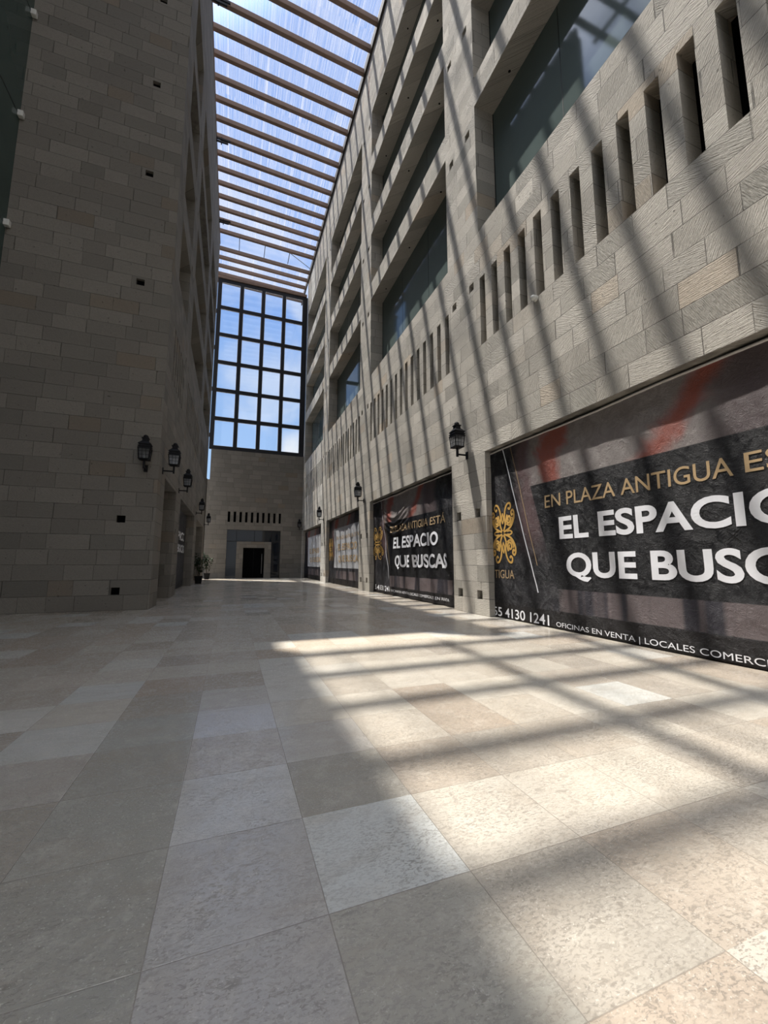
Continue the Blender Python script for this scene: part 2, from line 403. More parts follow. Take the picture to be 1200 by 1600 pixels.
def wall(name, P, N, u0, u1, z0, z1, ops, mats, thick=0.9):
    """P(u) -> point on the wall line, N -> direction into the wall; ops = (u0,u1,z0,z1,depth,back material index or None)"""
    bm = bmesh.new(); N = Vector(N)
    us = sorted({round(v, 4) for o in ops for v in o[:2]} | {u0, u1}); zs = sorted({round(v, 4) for o in ops for v in o[2:4]} | {z0, z1})
    us = [v for v in us if u0 <= v <= u1]; zs = [v for v in zs if z0 <= v <= z1]
    cache = {}
    def V(u, z, dd=0.0):
        k = (round(u, 4), round(z, 4), round(dd, 4))
        if k not in cache:
            p = P(u); cache[k] = bm.verts.new((p[0]+N.x*dd, p[1]+N.y*dd, z))
        return cache[k]
    for i in range(len(us)-1):
        for j in range(len(zs)-1):
            cu, cz = (us[i]+us[i+1])/2, (zs[j]+zs[j+1])/2
            if any(o[0] < cu < o[1] and o[2] < cz < o[3] for o in ops): continue
            bm.faces.new((V(us[i], zs[j]), V(us[i+1], zs[j]), V(us[i+1], zs[j+1]), V(us[i], zs[j+1])))
    for (a, b2, c, d2, dep, back) in ops:
        a, b2 = max(a, u0), min(b2, u1)
        q = [(a, c), (b2, c), (b2, d2), (a, d2)]
        for k in range(4):
            if k == 0 and c <= z0 + 1e-4: continue
            s, e = q[k], q[(k+1) % 4]
            vs = [bm.verts.new(V(*s).co), bm.verts.new(V(*e).co)]
            vs += [bm.verts.new(vs[1].co + N*dep), bm.verts.new(vs[0].co + N*dep)]
            bm.faces.new(vs)
        if back is not None:
            f = bm.faces.new([bm.verts.new(V(*s).co + N*dep) for s in q]); f.material_index = back
    # closed outer body: top, ends and rear
    pa, pb = Vector((*P(u0), 0)), Vector((*P(u1), 0))
    def Q(p, z, dd): return bm.verts.new((p.x+N.x*dd, p.y+N.y*dd, z))
    T = thick
    for quad in ([(pa, z1, 0), (pb, z1, 0), (pb, z1, T), (pa, z1, T)], [(pa, z0, 0), (pa, z1, 0), (pa, z1, T), (pa, z0, T)],
                 [(pb, z0, 0), (pb, z1, 0), (pb, z1, T), (pb, z0, T)], [(pa, z0, T), (pb, z0, T), (pb, z1, T), (pa, z1, T)]):
        bm.faces.new([Q(*k) for k in quad])
    bmesh.ops.remove_doubles(bm, verts=bm.verts, dist=1e-5)
    return struct(obj(name, bm, mats))

# ------------------------------------------------------------------ floor
XR, XL, YE, XG = 5.95, -2.1, 37.2, -6.27
ZR, ZL, ZF = 29.35, 28.6, 25.6
bm = bmesh.new(); box(bm, -7.4, 6.9, -14, 38.6, -0.25, 0.0)
floor_o = struct(obj('floor', bm, M_FLOOR))

# ------------------------------------------------------------------ right wall
BAYS = [(1.0, 8.53), (10.2, 17.75), (19.45, 26.98), (28.7, 36.6)]
LEV = [(10.33, 14.30), (15.18, 17.90), (18.80, 21.50), (22.40, 25.10)]
ops = []
for a, b2 in BAYS:
    ops.append((a, b2, 0.0, 4.13, 0.55, 1))
    n = 15
    for k in range(n):
        s = b2 - 0.24 - k*(b2-a-0.24)/(n-1)
        ops.append((s, s+0.24, 7.03, 8.93, 0.36, 1))
    for z0, z1 in LEV: ops.append((a, b2, z0, z1, 0.66, 1))
for c in (-0.65+0.32, 8.53, 17.75, 26.98):
    for y in (c+0.40, c+1.32):
        for z in (0.50, 2.60, 8.93-0.0, 13.77, 17.40, 21.0, 24.6):
            ops.append((y-0.115, y+0.115, z-0.115, z+0.115, 0.16, 1))
# the lowest high holes sit level with the heads of the slots
wall('wall_right', lambda u: (XR, u), (1, 0, 0), -14.0, YE, 0.0, ZR, ops, [M_STONE, M_VOID], 0.9)
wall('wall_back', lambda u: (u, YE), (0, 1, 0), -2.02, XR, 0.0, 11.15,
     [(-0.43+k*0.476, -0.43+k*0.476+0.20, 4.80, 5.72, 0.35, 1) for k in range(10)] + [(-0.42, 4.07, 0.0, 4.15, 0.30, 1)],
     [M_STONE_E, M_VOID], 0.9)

# ------------------------------------------------------------------ left wall
LB = [(14.45, 17.3), (18.85, 25.7), (27.4, 33.6)]
LL = [(10.95, 13.27), (14.23, 16.57), (17.46, 19.83), (20.60, 22.95)]
ops = []
for i, (a, b2) in enumerate(LB):
    ops.append((a, b2, 0.0, 4.0, 0.70 if i == 0 else 0.6, 1))
    n = (6, 14, 13)[i]
    for k in range(n):
        s = a + k*(b2-a-0.24)/(n-1)
        ops.append((s, s+0.24, 7.35, 9.15, 0.36, 1))
    for z0, z1 in LL: ops.append((a, b2, z0, z1, 0.66, 1))
for c in (13.2, 17.3, 25.7):
    w = 1.25 if c == 13.2 else 1.6
    for y in ((c+0.75,) if c == 13.2 else (c+0.4, c+w-0.4)):
        for z in (0.50, 2.50, 9.6, 13.75, 17.0, 20.2):
            ops.append((y-0.11, y+0.11, z-0.11, z+0.11, 0.16, 1))
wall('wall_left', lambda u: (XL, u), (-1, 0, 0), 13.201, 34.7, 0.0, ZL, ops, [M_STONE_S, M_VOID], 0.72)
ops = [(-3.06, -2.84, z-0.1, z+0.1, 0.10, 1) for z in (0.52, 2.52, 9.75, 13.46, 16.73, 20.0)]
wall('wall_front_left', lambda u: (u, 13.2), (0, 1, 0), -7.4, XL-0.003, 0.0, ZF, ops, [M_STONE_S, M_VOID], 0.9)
# low wall seen through the gap beside the end wall
bm = bmesh.new(); box(bm, -7.4, -2.05, 38.2, 38.6, 0.0, 8.6)
struct(obj('wall_gap', bm, M_STONE_E))

bm = bmesh.new(); box(bm, -7.4, -6.28, 13.3, 17.0, 25.5, 28.6)  # unseen mass added to stop sun slipping past the end of the glass wall
struct(obj('sun_block_left', bm, M_STONE_S))
bm = bmesh.new()
for (a, b2) in BAYS:
    for z0, z1 in LEV:
        for f in (0.14, 0.5, 0.86):
            tube(bm, [(6.36, a+(b2-a)*f, z1-0.004), (6.36, a+(b2-a)*f, z1+0.02)], 0.035, 10)
obj('soffit_hole', bm, M_VOID, bpy.data.objects['wall_right'])
# left glass curtain wall beside the viewer
bm = bmesh.new(); box(bm, XG-0.06, XG, -14, 13.2, 0.0, ZL)
wg = struct(obj('window_1', bm, M_SIDEG))
bm = bmesh.new()
for z in (3.9, 7.35, 10.6, 14.05, 17.5, 20.95, 24.4): box(bm, XG-0.03, XG+0.004, -14, 13.19, z-0.012, z+0.012)
for y in (10.6, 8.0, 5.4, 2.8, 0.2, -2.4, -5.0): box(bm, XG-0.03, XG+0.004, y-0.01, y+0.01, 0, ZL)
obj('glazing_joint', bm, M_BLACK, wg)
bm = bmesh.new()
for z in (3.9, 7.35, 10.6, 14.05, 17.5, 20.95, 24.4):
    box(bm, XG-0.01, XG+0.13, 13.05, 13.18, z-0.09, z+0.09, bev=0.02)
obj('fixing_clip', bm, M_WHITE, wg)

# windows: one glazed front in the back of every recess
wn = 2
def recess_window(X, s, a, b2, z0, z1):
    global wn
    bm = bmesh.new(); x = X + s*0.63
    box(bm, min(x, x+s*0.02), max(x, x+s*0.02), a+0.005, b2-0.005, z0+0.005, z1-0.005)
    w = struct(obj('window_%d' % wn, bm, M_WGLASS)); wn += 1
    bm = bmesh.new(); nj = max(1, round((b2-a)/2.5))
    for k in range(1, nj):
        y = a + (b2-a)*k/nj; box(bm, x-0.004, x+0.004, y-0.008, y+0.008, z0+0.01, z1-0.01)
    for y in (a+0.012, b2-0.012): box(bm, x-0.012, x+0.012, y-0.012, y+0.012, z0+0.005, z1-0.005)
    obj('glazing_joint', bm, M_BLACK, w)
for a, b2 in BAYS:
    for z0, z1 in LEV: recess_window(XR, 1, a, b2, z0, z1)
for a, b2 in LB:
    for z0, z1 in LL: recess_window(XL, -1, a, b2, z0, z1)

# ------------------------------------------------------------------ end window: black steel grid, 4 x 6 panes
wx0, wx1, wz0, wz1 = -2.05, 5.62, 11.15, 27.0
bm = bmesh.new(); y0, y1 = YE-0.02, YE+0.16
for k in range(5):
    x = wx0 + (wx1-wx0)*k/4; hw = 0.17 if k in (0, 4) else 0.15
    box(bm, x-hw, x+hw, y0, y1, wz0, wz1+0.17)
for k in range(7):
    z = wz0 + 0.12 + (wz1-wz0-0.12)*k/6
    box(bm, wx0-0.17, wx1+0.17, y0+0.012, y1-0.012, z-0.16, z+0.16)
box(bm, wx1+0.17, XR-0.01, y0+0.02, y1-0.02, wz0, wz1+0.15)
wf = struct(obj('window_%d' % wn, bm, M_FRAME)); wn += 1
bm = bmesh.new()
for k in range(4):
    for j in range(6):
        xa = wx0+(wx1-wx0)*k/4+0.15; xb = wx0+(wx1-wx0)*(k+1)/4-0.15
        za = wz0+0.12+(wz1-wz0-0.12)*j/6+0.16; zb = wz0+0.12+(wz1-wz0-0.12)*(j+1)/6-0.16
        for p in ((xa, xa+0.035, za, zb), (xb-0.035, xb, za, zb), (xa, xb, za, za+0.035), (xa, xb, zb-0.035, zb)):
            box(bm, p[0], p[1], YE+0.03, YE+0.07, p[2], p[3])
obj('glazing_bead', bm, M_TEXTW, wf)
bm = bmesh.new(); box(bm, wx0, wx1, YE+0.075, YE+0.085, wz0+0.1, wz1)
obj('pane', bm, M_CLEAR, wf)
bm = bmesh.new()
for z in (12.3, 16.5, 20.4, 23.9): box(bm, wx0-0.32, wx0-0.10, YE-0.0, YE+0.14, z-0.12, z+0.22)
obj('wall_bracket', bm, M_FRAME, wf)

# ------------------------------------------------------------------ end wall doorway
bm = bmesh.new(); box(bm, -0.41, 4.06, YE+0.20, YE+0.22, 0.01, 4.14)
sg = struct(obj('window_%d' % wn, bm, M_DARKG)); wn += 1
bm = bmesh.new()
for x in (0.36, 1.85, 3.31): box(bm, x-0.02, x+0.02, YE+0.185, YE+0.20, 3.14, 4.14)
box(bm, -0.41, 4.06, YE+0.185, YE+0.20, 3.12, 3.17)
obj('glazing_joint', bm, M_FRAME, sg)
wall('trim_1', lambda u: (u, YE-0.12), (0, 1, 0), 0.40, 3.28, 0.0, 3.12, [(0.95, 2.72, 0.0, 2.60, 0.32, 1)], [M_STONE_E, M_VOID], 0.315)
bm = bmesh.new(); box(bm, 0.96, 2.71, YE+0.10, YE+0.13, 0.005, 2.59)
dr = struct(obj('door_1', bm, M_VOID))
bm = bmesh.new(); tube(bm, [(2.52, YE+0.03, 0.35), (2.52, YE+0.03, 2.1)], 0.022)
for z in (0.5, 1.95): tube(bm, [(2.52, YE+0.03, z), (2.52, YE+0.10, z)], 0.014)
obj('door_handle', bm, M_STEEL, dr)
bm = bmesh.new()
box(bm, 1.825, 1.845, YE+0.085, YE+0.10, 0.01, 2.58)
obj('door_joint', bm, M_BLACK, dr)

# ------------------------------------------------------------------ left shopfront behind the third left opening, and the open first one
bm = bmesh.new(); box(bm, XL-0.56, XL-0.54, 27.41, 33.59, 0.01, 3.98)
s3 = struct(obj('window_%d' % wn, bm, M_DARKG)); wn += 1
bm = bmesh.new()
for y in (27.45, 29.5, 31.5, 33.55): box(bm, XL-0.54, XL-0.50, y-0.03, y+0.03, 0.01, 3.98)
box(bm, XL-0.54, XL-0.50, 27.42, 33.58, 2.6, 2.66)
obj('window_frame', bm, M_FRAME, s3)
bm = bmesh.new(); box(bm, XL-0.60, XL-0.57, 14.47, 17.28, 0.01, 3.98)
s1 = struct(obj('window_%d' % wn, bm, M_DARKG)); wn += 1
bm = bmesh.new(); box(bm, XL-0.57, XL-0.52, 14.46, 14.52, 0.01, 3.98); box(bm, XL-0.57, XL-0.52, 17.22, 17.28, 0.01, 3.98)
obj('window_frame', bm, M_STEEL, s1)

# ------------------------------------------------------------------ roof
def Yr(i): return 18.9 - 1.147*i       # right hand ends of the beams
ROOFZ = 29.0
ORD = ['first','second','third','fourth','fifth','sixth','seventh','eighth','ninth','tenth','eleventh','twelfth','thirteenth','fourteenth','fifteenth','sixteenth','seventeenth','eighteenth','nineteenth','twentieth']
beams = []
bl = [40.6, 39.5, 38.35, 37.2, 36.05] + [34.0-1.16*k for k in range(0, 32)]
bl = [b for b in bl if b > 14] + [13.26-1.1*k for k in range(14)]
def beam_mesh(x0, x1):
    bm = bmesh.new(); sk = 0.045
    vs = []
    box(bm, 0, x1-x0, -0.105, 0.105, -0.15, 0.15, bev=0.02)
    if x0 > -5:
        for v in bm.verts: v.co.y += (v.co.x/8.3)*0.36
    return bm
proto = {}
for k, y in enumerate(bl):
    near = (y < 14.0)
    x0 = -6.2 if near else -2.55
    key = 'n' if near else 'f'
    if key not in proto:
        o = obj('roof_beam', beam_mesh(x0, 5.93), M_BEAM); proto[key] = o
    else:
        o = proto[key].copy(); COL.objects.link(o)
    yy = y - 0.36
    o.location = (x0, yy, ROOFZ)
    if k < 20: lab = 'brown roof beam crossing under the skylight, %s counted from the tall gridded window' % ORD[k]
    else: lab = 'brown roof beam crossing above the viewer near the front of the skylight'
    tag(o, lab, 'beam', 'brown beams crossing under the skylight')

def sheet(name, x0, x1, y0, y1, z, mat, amp=0.018, pitch=0.15):
    bm = bmesh.new(); n = max(2, int((x1-x0)/pitch*4)); rows = []
    for i in range(n+1):
        x = x0+(x1-x0)*i/n; zz = z + amp*math.sin(2*PI*(x-x0)/pitch)
        rows.append((bm.verts.new((x, y0, zz)), bm.verts.new((x, y1, zz))))
    for a, b2 in zip(rows, rows[1:]): bm.faces.new((a[0], b2[0], b2[1], a[1]))
    return struct(obj(name, bm, mat, smooth=True))
sheet('ceiling', -2.75, 6.0, 13.3, 34.0, 29.25, M_SHEET)
sheet('ceiling', -6.45, 6.0, -2.0, 13.3, 29.25, M_SHEET)
sheet('ceiling', -2.75, 6.0, 35.9, 41.0, 29.25, M_SHEET)
bm = bmesh.new(); box(bm, -2.7, 5.95, 34.05, 35.85, 29.24, 29.26)
cg = struct(obj('window_%d' % wn, bm, M_CLEAR)); wn += 1
bm = bmesh.new()
for x in (-0.55, 1.6, 3.75): box(bm, x-0.025, x+0.025, 34.05, 35.85, 29.2, 29.29)
tube(bm, [(3.1, 34.1, 29.32), (5.9, 35.9, 29.32)], 0.03)
obj('glazing_joint', bm, M_GUTTER, cg)
# roof edges
bm = bmesh.new(); box(bm, 5.84, 5.95, -2, 41, 28.78, 29.36)
struct(obj('trim_2', bm, M_GUTTER))
bm = bmesh.new(); box(bm, -2.75, -2.5, 13.3, 41, 28.7, 29.3); box(bm, -6.5, -6.25, -2, 13.3, 28.7, 29.3)
struct(obj('trim_3', bm, M_GUTTER))
bm = bmesh.new()
for y in (13.5, 17.0, 20.5, 24.0, 27.5, 31.0, 34.4): box(bm, -2.75, -2.6, y, y+0.15, ZL, 28.75)
for y in (-1.5, 3, 8): box(bm, -6.5, -6.35, y, y+0.15, ZL, 28.75)
struct(obj('trim_4', bm, M_GUTTER))
bm = bmesh.new(); box(bm, XL-0.12, XL+0.03, 13.17, 34.7, ZL-0.02, ZL+0.10)
struct(obj('trim_5', bm, M_BEAM))
bm = bmesh.new(); box(bm, -2.3, XR-0.12, YE-0.1, YE+0.2, 27.18, 27.42)
struct(obj('trim_6', bm, M_BEAM))
for (xa, ya, xb, yb_), lab in (((-1.2, 13.2, -3.4, 5.0), 'long diagonal roof brace above the viewer, closer to the right wall'),
                              ((-3.7, 13.2, -4.3, 5.0), 'long diagonal roof brace above the viewer, closer to the left glass')):
    bm = bmesh.new(); L = math.hypot(xb-xa, yb_-ya); box(bm, 0, L, -0.10, 0.10, -0.06, 0.06)
    o = obj('roof_brace', bm, M_BEAM); o.location = (xa, ya, 28.79); o.rotation_euler = (0, 0, math.atan2(yb_-ya, xb-xa))
    tag(o, lab, 'beam', 'diagonal braces under the near roof')
# steel brackets hanging under the left ends of three beams
def bracket(loc, lab):
    t = thing('steel_bracket', lab, 'bracket', loc, 0, 'dark steel brackets under the left roof edge')
    bm = bmesh.new(); box(bm, 0.28, 0.34, -0.03, 0.03, -0.55, -0.05); obj('hanger', bm, M_FRAME, t)
    bm = bmesh.new(); box(bm, -0.02, 0.85, -0.08, 0.0, -0.26, -0.16); box(bm, -0.02, 0.72, -0.08, 0.0, -0.46, -0.36); obj('cross_arm', bm, M_FRAME, t)
bracket((-2.1, 18.25, 28.75), 'dark steel bracket under the left roof edge, nearest the top of the picture')
bracket((-2.1, 25.3, 28.75), 'small dark steel bracket under the left roof edge, middle of three')
bracket((-2.1, 32.0, 28.75), 'small dark steel bracket under the left roof edge, nearest the gridded window')

# ------------------------------------------------------------------ wall lanterns
def make_lantern():
    """faces -x from a wall at local x = 0; lantern body stands on an arm 0.31 m out"""
    t = thing('wall_lantern', '', 'lantern')
    cx = -0.31; K = 0.80
    bm = bmesh.new(); box(bm, -0.025, 0.0, -0.05, 0.05, -0.09, 0.11, bev=0.006); obj('wall_plate', bm, M_BLACK, t)
    bm = bmesh.new(); box(bm, cx, -0.02, -0.018, 0.018, -0.005, 0.035); box(bm, cx-0.026, cx+0.026, -0.026, 0.026, -0.05, 0.19, bev=0.004)
    obj('arm', bm, M_BLACK, t)
    bm = bmesh.new(); frust(bm, 0.18, 0.20, 0.10*K, 0.165*K, cx); frust(bm, 0.20, 0.225, 0.175*K, 0.175*K, cx)
    obj('base_tray', bm, M_BLACK, t)
    bm = bmesh.new()
    w0, w1, z0, z1 = 0.155*K, 0.185*K, 0.225, 0.50
    for sx in (-1, 1):
        for sy in (-1, 1):
            tube(bm, [(cx+sx*w0, sy*w0, z0), (cx+sx*w1, sy*w1, z1)], 0.013, 4)
    for f in (0.36, 0.72):
        z = z0+(z1-z0)*f; w = w0+(w1-w0)*f
        for a, b2 in (((-w,-w),(w,-w)), ((w,-w),(w,w)), ((w,w),(-w,w)), ((-w,w),(-w,-w))):
            tube(bm, [(cx+a[0], a[1], z), (cx+b2[0], b2[1], z)], 0.005, 4)
    for s in (-1, 1):
        for f in (-0.33, 0.33):
            tube(bm, [(cx+w0*f, s*w0, z0), (cx+w1*f, s*w1, z1)], 0.005, 4)
            tube(bm, [(cx+s*w0, w0*f, z0), (cx+s*w1, w1*f, z1)], 0.005, 4)
    obj('cage', bm, M_BLACK, t)
    bm = bmesh.new()
    a = [(-w0,-w0),(w0,-w0),(w0,w0),(-w0,w0)]; c = [(-w1,-w1),(w1,-w1),(w1,w1),(-w1,w1)]
    for k in range(4):
        j = (k+1) % 4
        bm.faces.new([bm.verts.new(p) for p in ((cx+a[k][0]*.98, a[k][1]*.98, z0), (cx+a[j][0]*.98, a[j][1]*.98, z0), (cx+c[j][0]*.98, c[j][1]*.98, z1), (cx+c[k][0]*.98, c[k][1]*.98, z1))])
    obj('pane', bm, M_LAMPG, t)
    bm = bmesh.new(); tube(bm, [(cx, 0, 0.225), (cx, 0, 0.40)], 0.03, 8); obj('candle_bulb', bm, M_WHITE, t)
    bm = bmesh.new()
    for za, zb, wa, wb in ((0.50, 0.53, 0.205, 0.205), (0.53, 0.56, 0.18, 0.18), (0.56, 0.585, 0.205, 0.20), (0.585, 0.625, 0.175, 0.175), (0.625, 0.65, 0.20, 0.20), (0.65, 0.745, 0.195, 0.085)):
        frust(bm, za, zb, wa*K, wb*K, cx)
    obj('lantern_roof', bm, M_BLACK, t)
    bm = bmesh.new(); frust(bm, 0.74, 0.81, 0.075, 0.075, cx); frust(bm, 0.81, 0.83, 0.095, 0.09, cx)
    bmesh.ops.create_uvsphere(bm, u_segments=12, v_segments=8, radius=0.07, matrix=Matrix.Translation((cx, 0, 0.86)))
    obj('finial', bm, M_BLACK, t)
    return t
def dup(root, loc, rz):
    r = root.copy(); COL.objects.link(r); r.location = loc; r.rotation_euler = (0, 0, rz)
    for ch in list(root.children):
        c = ch.copy(); COL.objects.link(c); c.parent = r
    return r
lan = make_lantern()
spots = [((XR, 9.35, 4.22), 0, 'black wall lantern on the right pillar between the two largest dark banners'),
         ((XR, 18.65, 4.30), 0, 'black wall lantern on the right pillar just past the second dark banner'),
         ((XR, 27.95, 4.30), 0, 'small black wall lantern on the right pillar between the two pale far banners'),
         ((XR, 36.8, 4.30), 0, 'tiny black wall lantern in the right corner beside the end wall'),
         ((-2.43, 13.2, 4.0), PI/2*1, 'black wall lantern on the large left wall facing the viewer'),
         ((XL, 13.85, 4.1), PI, 'black wall lantern just round the corner of the large left wall'),
         ((XL, 18.0, 4.18), PI, 'black wall lantern above the pillar before the left banner opening'),
         ((XL, 26.6, 4.25), PI, 'small black wall lantern above the left pillar past the left banner'),
         ((XL, 34.4, 4.25), PI, 'farthest black wall lantern on the left wall, above the potted plants')]
for k, (loc, rz, lab) in enumerate(spots):
    o = lan if k == 0 else dup(lan, loc, rz)
    o.location = loc; o.rotation_euler = (0, 0, rz)
    tag(o, lab, 'lantern', 'black lanterns along the walls')

# ------------------------------------------------------------------ banners
def text_mesh(s, weight):
    cu = bpy.data.curves.new('t', 'FONT'); cu.body = s; cu.size = 1.0; cu.offset = weight; cu.resolution_u = 5
    cu.space_character = 1.0
    o = bpy.data.objects.new('t', cu); COL.objects.link(o)
    dg = bpy.context.evaluated_depsgraph_get(); me = bpy.data.meshes.new_from_object(o.evaluated_get(dg))
    COL.objects.unlink(o); bpy.data.objects.remove(o)
    return me

class Banner:
    def __init__(s, label, mat, X, Y0, W, Hh, sgn=1, seed=0, amp=1.0, sag=0.0, z0=0.015, flip=False):
        s.seed, s.amp, s.sag, s.W, s.H, s.z0, s.sgn = seed, amp, sag, W, Hh, z0, sgn
        s.t = thing('banner', label, 'banner', (X, Y0, 0))
        nx, nz = int(W/0.036), int(Hh/0.036)
        bm = bmesh.new(); vs = []
        for i in range(nx+1):
            row = []
            for j in range(nz+1):
                u = W*i/nx; v = z0 + (Hh-z0)*j/nz
                row.append(bm.verts.new(s.P(u, v)))
            vs.append(row)
        for i in range(nx):
            for j in range(nz): bm.faces.new((vs[i][j], vs[i+1][j], vs[i+1][j+1], vs[i][j+1]))
        bmesh.ops.solidify(bm, geom=bm.faces[:], thickness=0.003)
        s.sheet = obj('printed_sheet', bm, mat, s.t, smooth=True)
    def disp(s, u, v):
        p = Vector((u*0.55+s.seed*9.1, v*0.5, s.seed*3.3))
        w = noise.fractal(p, 1.0, 2.2, 3)*0.030
        w += noise.noise(Vector((u*1.9+s.seed, v*0.7, 4.0)))*0.022*s.amp
        w += noise.noise(Vector((u*3.3, v*3.0+s.seed, 9.0)))*0.010*s.amp
        if s.sag:
            cu = 2.6; k = math.exp(-((u-cu)/1.3)**2)
            for n in range(4):
                vv = s.H - 0.25 - n*0.22 - 0.42*k*1.6
                w += -s.sag*0.05*math.exp(-((v-vv)/0.07)**2)*k
            w += s.sag*0.03*math.sin(u*7+math.sin(v*2)*1.4)*math.exp(-((v-0.8)/1.6)**2)
        return max(-0.07, min(0.07, w*s.amp))
    def P(s, u, v, off=0.0):
        if s.sag and v > 2.4:
            v = v - s.sag*0.10*math.exp(-((u-2.6)/1.2)**2)*(v-2.4)/1.7*(0.0 if v > s.H-0.02 else 1)
        return (s.sgn*(s.disp(u, v) - off), -u*s.sgn, v)
    def place(s, name, me_or_bm, mat, u0, u1, v0, v1, label=None, off=None):
        off = (0.005 if s.amp < 1 else 0.012) if off is None else off
        if isinstance(me_or_bm, bmesh.types.BMesh): bm = me_or_bm
        else:
            bm = bmesh.new(); bm.from_mesh(me_or_bm)
        bmesh.ops.triangulate(bm, faces=bm.faces[:])
        for _ in range(2):
            es = [e for e in bm.edges if e.calc_length()*max((u1-u0), 0.1)/max(1e-3, (max(v.co.x for v in bm.verts)-min(v.co.x for v in bm.verts))) > 0.12]
            if es and len(bm.verts) < 6000: bmesh.ops.subdivide_edges(bm, edges=es, cuts=1)
            bmesh.ops.triangulate(bm, faces=bm.faces[:])
        xs = [v.co.x for v in bm.verts]; ys = [v.co.y for v in bm.verts]
        xa, xb, ya, yb2 = min(xs), max(xs), min(ys), max(ys)
        for v in bm.verts:
            u = u0 + (v.co.x-xa)/(xb-xa)*(u1-u0); w = v0 + (v.co.y-ya)/(yb2-ya)*(v1-v0)
            v.co = Vector(s.P(u, w, off))
        o = obj(name, bm, mat, s.t)
        if label: o['label'] = label
        return o
    def text(s, txt, weight, mat, u0, u1, v0, v1, name='lettering', label=None):
        me = text_mesh(txt, weight); bm = bmesh.new(); bm.from_mesh(me)
        bmesh.ops.remove_doubles(bm, verts=bm.verts, dist=1e-5)
        seen = set(); isl = []
        for v in bm.verts:
            if v in seen: continue
            st = [v]; grp = []; seen.add(v)
            while st:
                a = st.pop(); grp.append(a)
                for e in a.link_edges:
                    b_ = e.other_vert(a)
                    if b_ not in seen: seen.add(b_); st.append(b_)
            isl.append((min(a.co.x for a in grp), max(a.co.x for a in grp), grp))
        isl.sort(key=lambda k: k[0]); words = []; xm = -9
        for a, c, grp in isl:
            if a - xm > 0.15: words.append([])
            words[-1].extend(grp); xm = max(xm, c)
        xs = [v.co.x for v in bm.verts]; ys = [v.co.y for v in bm.verts]
        xa, xb, ya, yb_ = min(xs), max(xs), min(ys), max(ys)
        names = txt.split(' ')
        for k, w in enumerate(words):
            idx_ = {v: i for i, v in enumerate(w)}
            nb = bmesh.new(); nv = [nb.verts.new(v.co) for v in w]
            for f in bm.faces:
                if f.verts[0] in idx_: nb.faces.new([nv[idx_[v]] for v in f.verts])
            wx = [v.co.x for v in w]; wy = [v.co.y for v in w]
            fu = lambda x: u0+(x-xa)/(xb-xa)*(u1-u0)
            fv = lambda y: v0+(y-ya)/(yb_-ya)*(v1-v0)
            lb = (label.split(' lettering')[0] + ' lettering ' + names[k]) if (label and len(names) == len(words)) else label
            s.place(name, nb, mat, fu(min(wx)), fu(max(wx)), fv(min(wy)), fv(max(wy)), lb)
        bm.free()
    def ribbon(s, name, pts, w, mat, label=None, off=0.009):
        bm = bmesh.new(); add_ribbon(bm, pts, w)
        for v in bm.verts: v.co = Vector(s.P(v.co.x, v.co.y, off))
        o = obj(name, bm, mat, s.t)
        if label: o['label'] = label
        return o

def add_ribbon(bm, pts, w):
    prev = None
    for i, p in enumerate(pts):
        a = Vector(pts[max(i-1, 0)]); c = Vector(pts[min(i+1, len(pts)-1)]); t = (c-a).normalized()
        n = Vector((-t.y, t.x)); ww = w(i/(len(pts)-1)) if callable(w) else w
        pr = (bm.verts.new((p[0]+n.x*ww/2, p[1]+n.y*ww/2, 0)), bm.verts.new((p[0]-n.x*ww/2, p[1]-n.y*ww/2, 0)))
        if prev: bm.faces.new((prev[0], prev[1], pr[1], pr[0]))
        prev = pr

def catmull(pts, n=8):
    out = []
    P = [Vector((*p, 0)).to_2d() if len(p) == 2 else Vector(p) for p in pts]
    for i in range(len(P)-1):
        p0, p1, p2, p3 = P[max(i-1, 0)], P[i], P[i+1], P[min(i+2, len(P)-1)]
        for k in range(n):
            t = k/n
            out.append(0.5*((2*p1)+(-p0+p2)*t+(2*p0-5*p1+4*p2-p3)*t*t+(-p0+3*p1-3*p2+p3)*t**3))
    out.append(P[-1]); return [tuple(p) for p in out]

def ornament(cu, cv, w, h):
    """four-fold scroll ornament: a spiral, an outer loop with a curled tip and a small bud in every quarter"""
    bm = bmesh.new()
    for sx in (-1, 1):
        for sy in (-1, 1):
            def T(pts): return [(cu+sx*x*w/2, cv+sy*y*h/2) for x, y in pts]
            th = 0.05 if w < 1.1 else 0.036
            sp = [(0.46+0.19*(1-k/26)*math.cos(k*0.42+2.2)*1.0, 0.45+0.17*(1-k/26)*math.sin(k*0.42+2.2)) for k in range(22)]
            add_ribbon(bm, T(catmull([(0.04, 0.06), (0.16, 0.20), (0.24, 0.40)] + sp, 3)), th)
            add_ribbon(bm, T(catmull([(0.06, 0.04), (0.35, 0.10), (0.62, 0.22), (0.80, 0.42), (0.84, 0.62), (0.74, 0.72), (0.64, 0.66), (0.68, 0.56), (0.78, 0.60)], 6)), th)
            add_ribbon(bm, T(catmull([(0.22, 0.26), (0.14, 0.50), (0.20, 0.76), (0.36, 0.93), (0.54, 0.95), (0.60, 0.84), (0.50, 0.76), (0.42, 0.82)], 6)), th)
            add_ribbon(bm, T(catmull([(0.28, 0.30), (0.50, 0.24), (0.70, 0.40), (0.68, 0.50)], 6)), th*0.8)
            add_ribbon(bm, T(catmull([(0.30, 0.05), (0.52, 0.06), (0.66, 0.0)], 6)), th*0.8)
            add_ribbon(bm, T(catmull([(0.0, 0.30), (0.07, 0.48), (0.0, 0.66)], 6)), th*0.7)
    return bm

